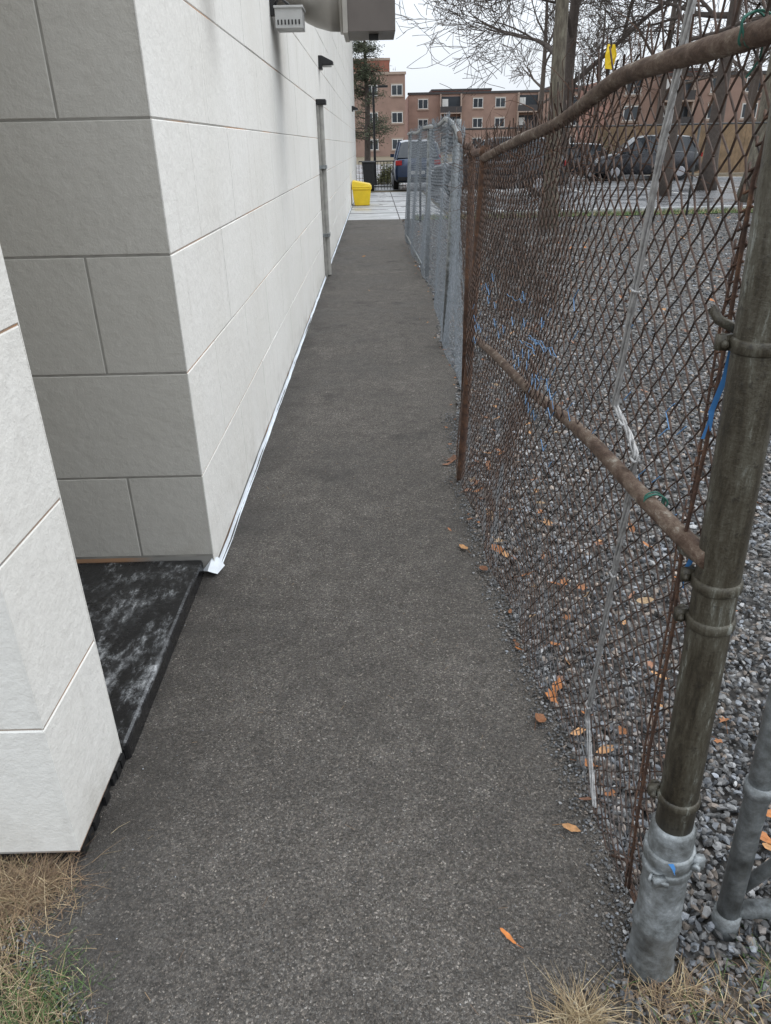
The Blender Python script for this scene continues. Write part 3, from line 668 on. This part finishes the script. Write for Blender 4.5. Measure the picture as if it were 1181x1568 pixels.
# ---------------------------------------------------------------- apartment buildings
def apartment(name,x0,x1,y,depth,h,storeys,seed,bal=True,steps=()):
    e=empty(name); m=MB(); m.box((x0,y,-.03),(x1,y+depth,h))
    for (a,b,hh) in steps: m.box((a,y+.6,h+.001),(b,y+depth-1,h+hh))
    m.obj('brick_walls',M_brick,e)
    m=MB(); m.box((x0-.15,y-.15,h),(x1+.15,y+.5,h+.35)); 
    for (a,b,hh) in steps: m.box((a-.1,y+.52,h+hh),(b+.1,y+depth-.9,h+hh+.3))
    m.obj('parapet',M_roofd if bal else M_band,e)
    fr=MB(); gl=MB(); bd=MB(); ba=MB(); sh=h/storeys; x=x0+1.6; i=0
    while x<x1-2.:
        isb=bal and i%3==1
        for s in range(storeys):
            z=s*sh+.9
            if isb:
                w=3.4; gl.box((x,y-.02,s*sh+.25),(x+w,y+.1,s*sh+sh-.35)); ba.box((x-.1,y-1.2,s*sh+.05),(x+w+.1,y-.03,s*sh+.22)); ba.box((x-.1,y-1.2,s*sh+.22),(x+w+.1,y-1.14,s*sh+1.15),1)
                ba.box((x-.12,y-1.15,s*sh),(x+.05,y-.03,s*sh+sh)); ba.box((x+w-.05,y-1.15,s*sh),(x+w+.12,y-.03,s*sh+sh))
                fr.box((x+.3,y-.05,s*sh+.3),(x+1.3,y-.021,s*sh+2.3))
            else:
                w=1.7; fr.box((x,y-.06,z),(x+w,y+.05,z+1.45)); gl.box((x+.1,y-.075,z+.1),(x+w/2-.05,y-.061,z+1.35)); gl.box((x+w/2+.05,y-.075,z+.1),(x+w-.1,y-.061,z+1.35)); bd.box((x-.15,y-.12,z-.22),(x+w+.15,y-.001,z-.002)); bd.box((x-.1,y-.05,z+1.452),(x+w+.1,y-.001,z+1.65))
        x+=w+2.1; i+=1
    fr.obj('window_frames',M_wframe,e); gl.obj('window_glass',M_glass,e); bd.obj('sills',M_band,e); ba.obj('balconies',[M_band,M_roofd],e)
apartment('brick_apartment_building',-14,4.9,128,16,11.0,3,1,False,[(-14,2.6,1.9)])
apartment('brick_apartment_building',6,72,142,16,9.0,3,2,True,[(10,20,.5),(30,40,.6)])
apartment('brick_apartment_building',26,60,92,14,7.6,3,3,True,[(30,36,.5)])
wf_=empty('wooden_fence'); m=MB(); x=10.5
while x<34: m.box((x,38.6+.01*((int(x*10))%2),0.05),(x+.16,38.63+.01*((int(x*10))%2),2.1+random.uniform(-.02,.02))); x+=.17
m.box((10.5,38.66,.4),(34,38.72,.5)); m.box((10.5,38.66,1.5),(34,38.72,1.6)); m.obj('boards',M_tan,wf_)
# ---------------------------------------------------------------- cars
def car(x,y,rot,paint,suv=False):
    e=empty('parked_car',(x,y,0)); e.rotation_euler=(0,0,rot); hz=.12 if suv else 0
    m=MB()
    st=[(-2.2,.70,.42,.72),(-2.16,.82,.30,.92),(-1.9,.88,.26,.98),(-1.2,.90,.22,1.0),(0,.90,.20,.98),(.9,.90,.22,.96),(1.5,.88,.24,.86),(2.05,.82,.28,.74),(2.22,.66,.36,.60)]
    ring=[]
    for (yy,hw,zb,zt) in st:
        zt+=hz; r=[(-hw*.85,zb),(-hw*.98,zb+.1),(-hw,zb+(zt-zb)*.5),(-hw*.97,zt-.12),(-hw*.86,zt),(0,zt+.03),(hw*.86,zt),(hw*.97,zt-.12),(hw,zb+(zt-zb)*.5),(hw*.98,zb+.1),(hw*.85,zb)]
        ring.append([(p[0],yy,p[1]) for p in r])
    k=11; vs=[p for r in ring for p in r]; n=len(ring)
    m.add(vs,[(i*k+j,(i+1)*k+j,(i+1)*k+(j+1)%k,i*k+(j+1)%k) for i in range(n-1) for j in range(k)]+[tuple(range(k)),tuple(reversed(range((n-1)*k,n*k)))])
    m.obj('body',paint,e,True)
    g=MB(); top=1.45+hz*2; gs=[(-2.05,.78,.95+hz,.97+hz),(-1.65,.80,.62,top-.06),(-.9,.82,.64,top),(0.1,.82,.64,top),(.45,.82,.62,top-.07),(1.2,.80,.7,.95+hz)]
    vs=[]
    for (yy,hb,ht,zt) in gs: vs+=[(-hb,yy,.93+hz),(-ht if zt>1.1 else -hb*.98,yy,zt-.02),(-ht*.7,yy,zt+.02),(ht*.7,yy,zt+.02),(ht if zt>1.1 else hb*.98,yy,zt-.02),(hb,yy,.93+hz)]
    fs=[];mi=[]
    for i in range(5):
        for j in range(5):
            fs.append((i*6+j,(i+1)*6+j,(i+1)*6+j+1,i*6+j+1)); mi.append(1 if (j in(0,4) or i in (0,4)) else 0)
    g.add(vs,fs); g.mi=mi; g.obj('cabin',[paint,M_glass],e)
    p=MB()
    for s in(-1,1):
        for (a,b) in (((-1.65,.63,top-.07),(-2.0,.80,.95+hz)),((-.75,.655,top-.02),(-.8,.835,.94+hz)),((.45,.63,top-.08),(1.15,.80,.95+hz)),((.0,.655,top-.02),(.0,.835,.94+hz))):
            p.tube([(s*a[1],a[0],a[2]),(s*b[1],b[0],b[2])],.03,6)
        p.box((s*.9-.07,.75,.98+hz),(s*.9+.09,.85,1.1+hz))
    p.obj('pillars_and_mirrors',paint,e)
    w=MB()
    for s in(-1,1):
        for yy in(-1.35,1.35):
            w.tube([(s*.70,yy,.32),(s*.73,yy,.32),(s*.90,yy,.32),(s*.92,yy,.32)],[.29,.325,.325,.29],24); w.tube([(s*.921,yy,.32),(s*.93,yy,.32)],[.2,.18],12,1)
    w.obj('wheels',[M_tyre,M_rim],e)
    l=MB()
    for s in(-1,1):
        l.box((s*.72-.12,-2.205,.74+hz),(s*.72+.12,-2.1,.90+hz)); l.box((s*.62-.15,2.02,.58+hz),(s*.62+.15,2.16,.68+hz),1)
    l.box((-.26,-2.215,.55),(.26,-2.19,.66),1); l.box((-.75,-2.24,.34),(.75,-2.12,.46),2); l.box((-.5,2.16,.34),(.5,2.24,.46),2); l.obj('lamps_and_bumpers',[M_tail,M_head,M_tyre],e,False,.01)
car(1.62,32.5,0,M_cblue,True)
car(4.0,26.6,1.45,M_cblack,True); car(8.4,36.5,1.3,M_cblack); car(11.6,35,1.5,M_cblack,True); car(2.9,48,.0,M_cred,True)
# ---------------------------------------------------------------- street furniture
e=empty('street_lamp'); m=MB(); m.tube([(.02,35,0),(.02,35,.3),(.02,35,3.7)],[.09,.06,.045],12); m.tube([(.02,35,3.66),(.3,35,3.72)],.025,8); m.box((.22,34.9,3.68),(.62,35.1,3.76)); m.obj('pole_and_head',M_black,e,False,.01)
e=empty('grit_bin'); m=MB()
def frus(m,x0,x1,y0,y1,z0,z1,t,mi=0):
    m.add([(x0+t,y0+t,z0),(x1-t,y0+t,z0),(x1-t,y1-t,z0),(x0+t,y1-t,z0),(x0,y0,z1),(x1,y0,z1),(x1,y1,z1),(x0,y1,z1)],[(0,3,2,1),(4,5,6,7),(0,1,5,4),(1,2,6,5),(2,3,7,6),(3,0,4,7)],mi)
frus(m,-.65,-.12,22.9,23.6,0,.42,.05); m.box((-.67,22.87,.42),(-.10,23.63,.47)); m.obj('bin_body',M_yellow,e,False,.02)
m=MB(); m.add([(-.67,22.87,.472),(-.09,22.87,.472),(-.09,23.63,.472),(-.67,23.63,.472),(-.65,22.9,.66),(-.14,22.92,.56),(-.14,23.58,.56),(-.65,23.6,.66)],[(0,3,2,1),(4,5,6,7),(0,1,5,4),(1,2,6,5),(2,3,7,6),(3,0,4,7)]); m.obj('lid',M_yellow,e,False,.025)
e=empty('metal_railing'); m=MB()
for x in np.arange(-.6,1.25,.12): m.tube([(x,31.2,0),(x,31.2,1.0)],.01,5)
m.tube([(-.6,31.2,1.0),(1.2,31.2,1.0)],.02,8); m.tube([(-.6,31.2,.12),(1.2,31.2,.12)],.015,8); m.obj('bars',M_black,e)
e=empty('recycling_bin'); m=MB(); frus(m,-.45,.0,29.9,30.4,.08,.95,.04); m.box((-.47,29.88,.95),(.02,30.42,1.02)); m.tube([(-.42,30.42,.08),(-.03,30.42,.08)],.08,10); m.obj('bin',M_black,e,False,.02)
# ---------------------------------------------------------------- world, sun, camera
W=bpy.data.worlds.new('World'); scene.world=W; W.use_nodes=True; nt=W.node_tree; nt.nodes.clear()
out=nt.nodes.new('ShaderNodeOutputWorld'); bg=nt.nodes.new('ShaderNodeBackground'); sky=nt.nodes.new('ShaderNodeTexSky'); sky.sky_type='NISHITA'; sky.sun_disc=False
sky.sun_elevation=math.radians(48); sky.sun_rotation=math.radians(70); sky.dust_density=4; sky.air_density=1.
hs_=nt.nodes.new('ShaderNodeHueSaturation'); hs_.inputs['Saturation'].default_value=.35
tc=nt.nodes.new('ShaderNodeTexCoord'); sx=nt.nodes.new('ShaderNodeSeparateXYZ'); mr=nt.nodes.new('ShaderNodeMapRange')
nt.links.new(tc.outputs['Generated'],sx.inputs[0]); nt.links.new(sx.outputs[2],mr.inputs[0]); mr.inputs[1].default_value=0; mr.inputs[2].default_value=1; mr.inputs[3].default_value=8.0; mr.inputs[4].default_value=23.
cl=nt.nodes.new('ShaderNodeTexNoise'); cl.inputs['Scale'].default_value=3; nt.links.new(tc.outputs['Generated'],cl.inputs['Vector'])
cr=nt.nodes.new('ShaderNodeMapRange'); nt.links.new(cl.outputs[0],cr.inputs[0]); cr.inputs[3].default_value=.9; cr.inputs[4].default_value=1.1
mu=nt.nodes.new('ShaderNodeMath'); mu.operation='MULTIPLY'; nt.links.new(mr.outputs[0],mu.inputs[0]); nt.links.new(cr.outputs[0],mu.inputs[1])
sc=nt.nodes.new('ShaderNodeVectorMath'); sc.operation='SCALE'; sc.inputs[0].default_value=(.94,1.0,1.07); nt.links.new(mu.outputs[0],sc.inputs['Scale'])
mx=nt.nodes.new('ShaderNodeMix'); mx.data_type='RGBA'; mx.inputs[0].default_value=.9
nt.links.new(sky.outputs[0],hs_.inputs['Color']); nt.links.new(hs_.outputs[0],mx.inputs[6]); nt.links.new(sc.outputs[0],mx.inputs[7])
nt.links.new(mx.outputs[2],bg.inputs[0]); bg.inputs[1].default_value=.115; nt.links.new(bg.outputs[0],out.inputs[0])
sd=bpy.data.lights.new('sun','SUN'); sd.energy=.8; sd.angle=math.radians(30); sd.color=(1,.96,.91)
so=bpy.data.objects.new('sun',sd); link(so)
el,az=math.radians(48),math.radians(70)
dirv=Vector((math.sin(az)*math.cos(el),math.cos(az)*math.cos(el),math.sin(el))); so.rotation_euler=dirv.to_track_quat('Z','Y').to_euler()
cd=bpy.data.cameras.new('camera'); cd.sensor_fit='VERTICAL'; cd.sensor_height=24; cd.sensor_width=18; cd.lens=17.23; cd.clip_start=.02; cd.clip_end=2500
co=bpy.data.objects.new('camera',cd); link(co)
X=Vector((.9998,-.0139,-.0196)).normalized(); F=Vector((.0037,.8947,-.4465)).normalized(); U=X.cross(F).normalized()
co.matrix_world=Matrix(((X.x,U.x,-F.x,0),(X.y,U.y,-F.y,0),(X.z,U.z,-F.z,1.55),(0,0,0,1)))
scene.camera=co
scene.view_settings.view_transform='Standard'; scene.view_settings.look='None'; scene.view_settings.exposure=0
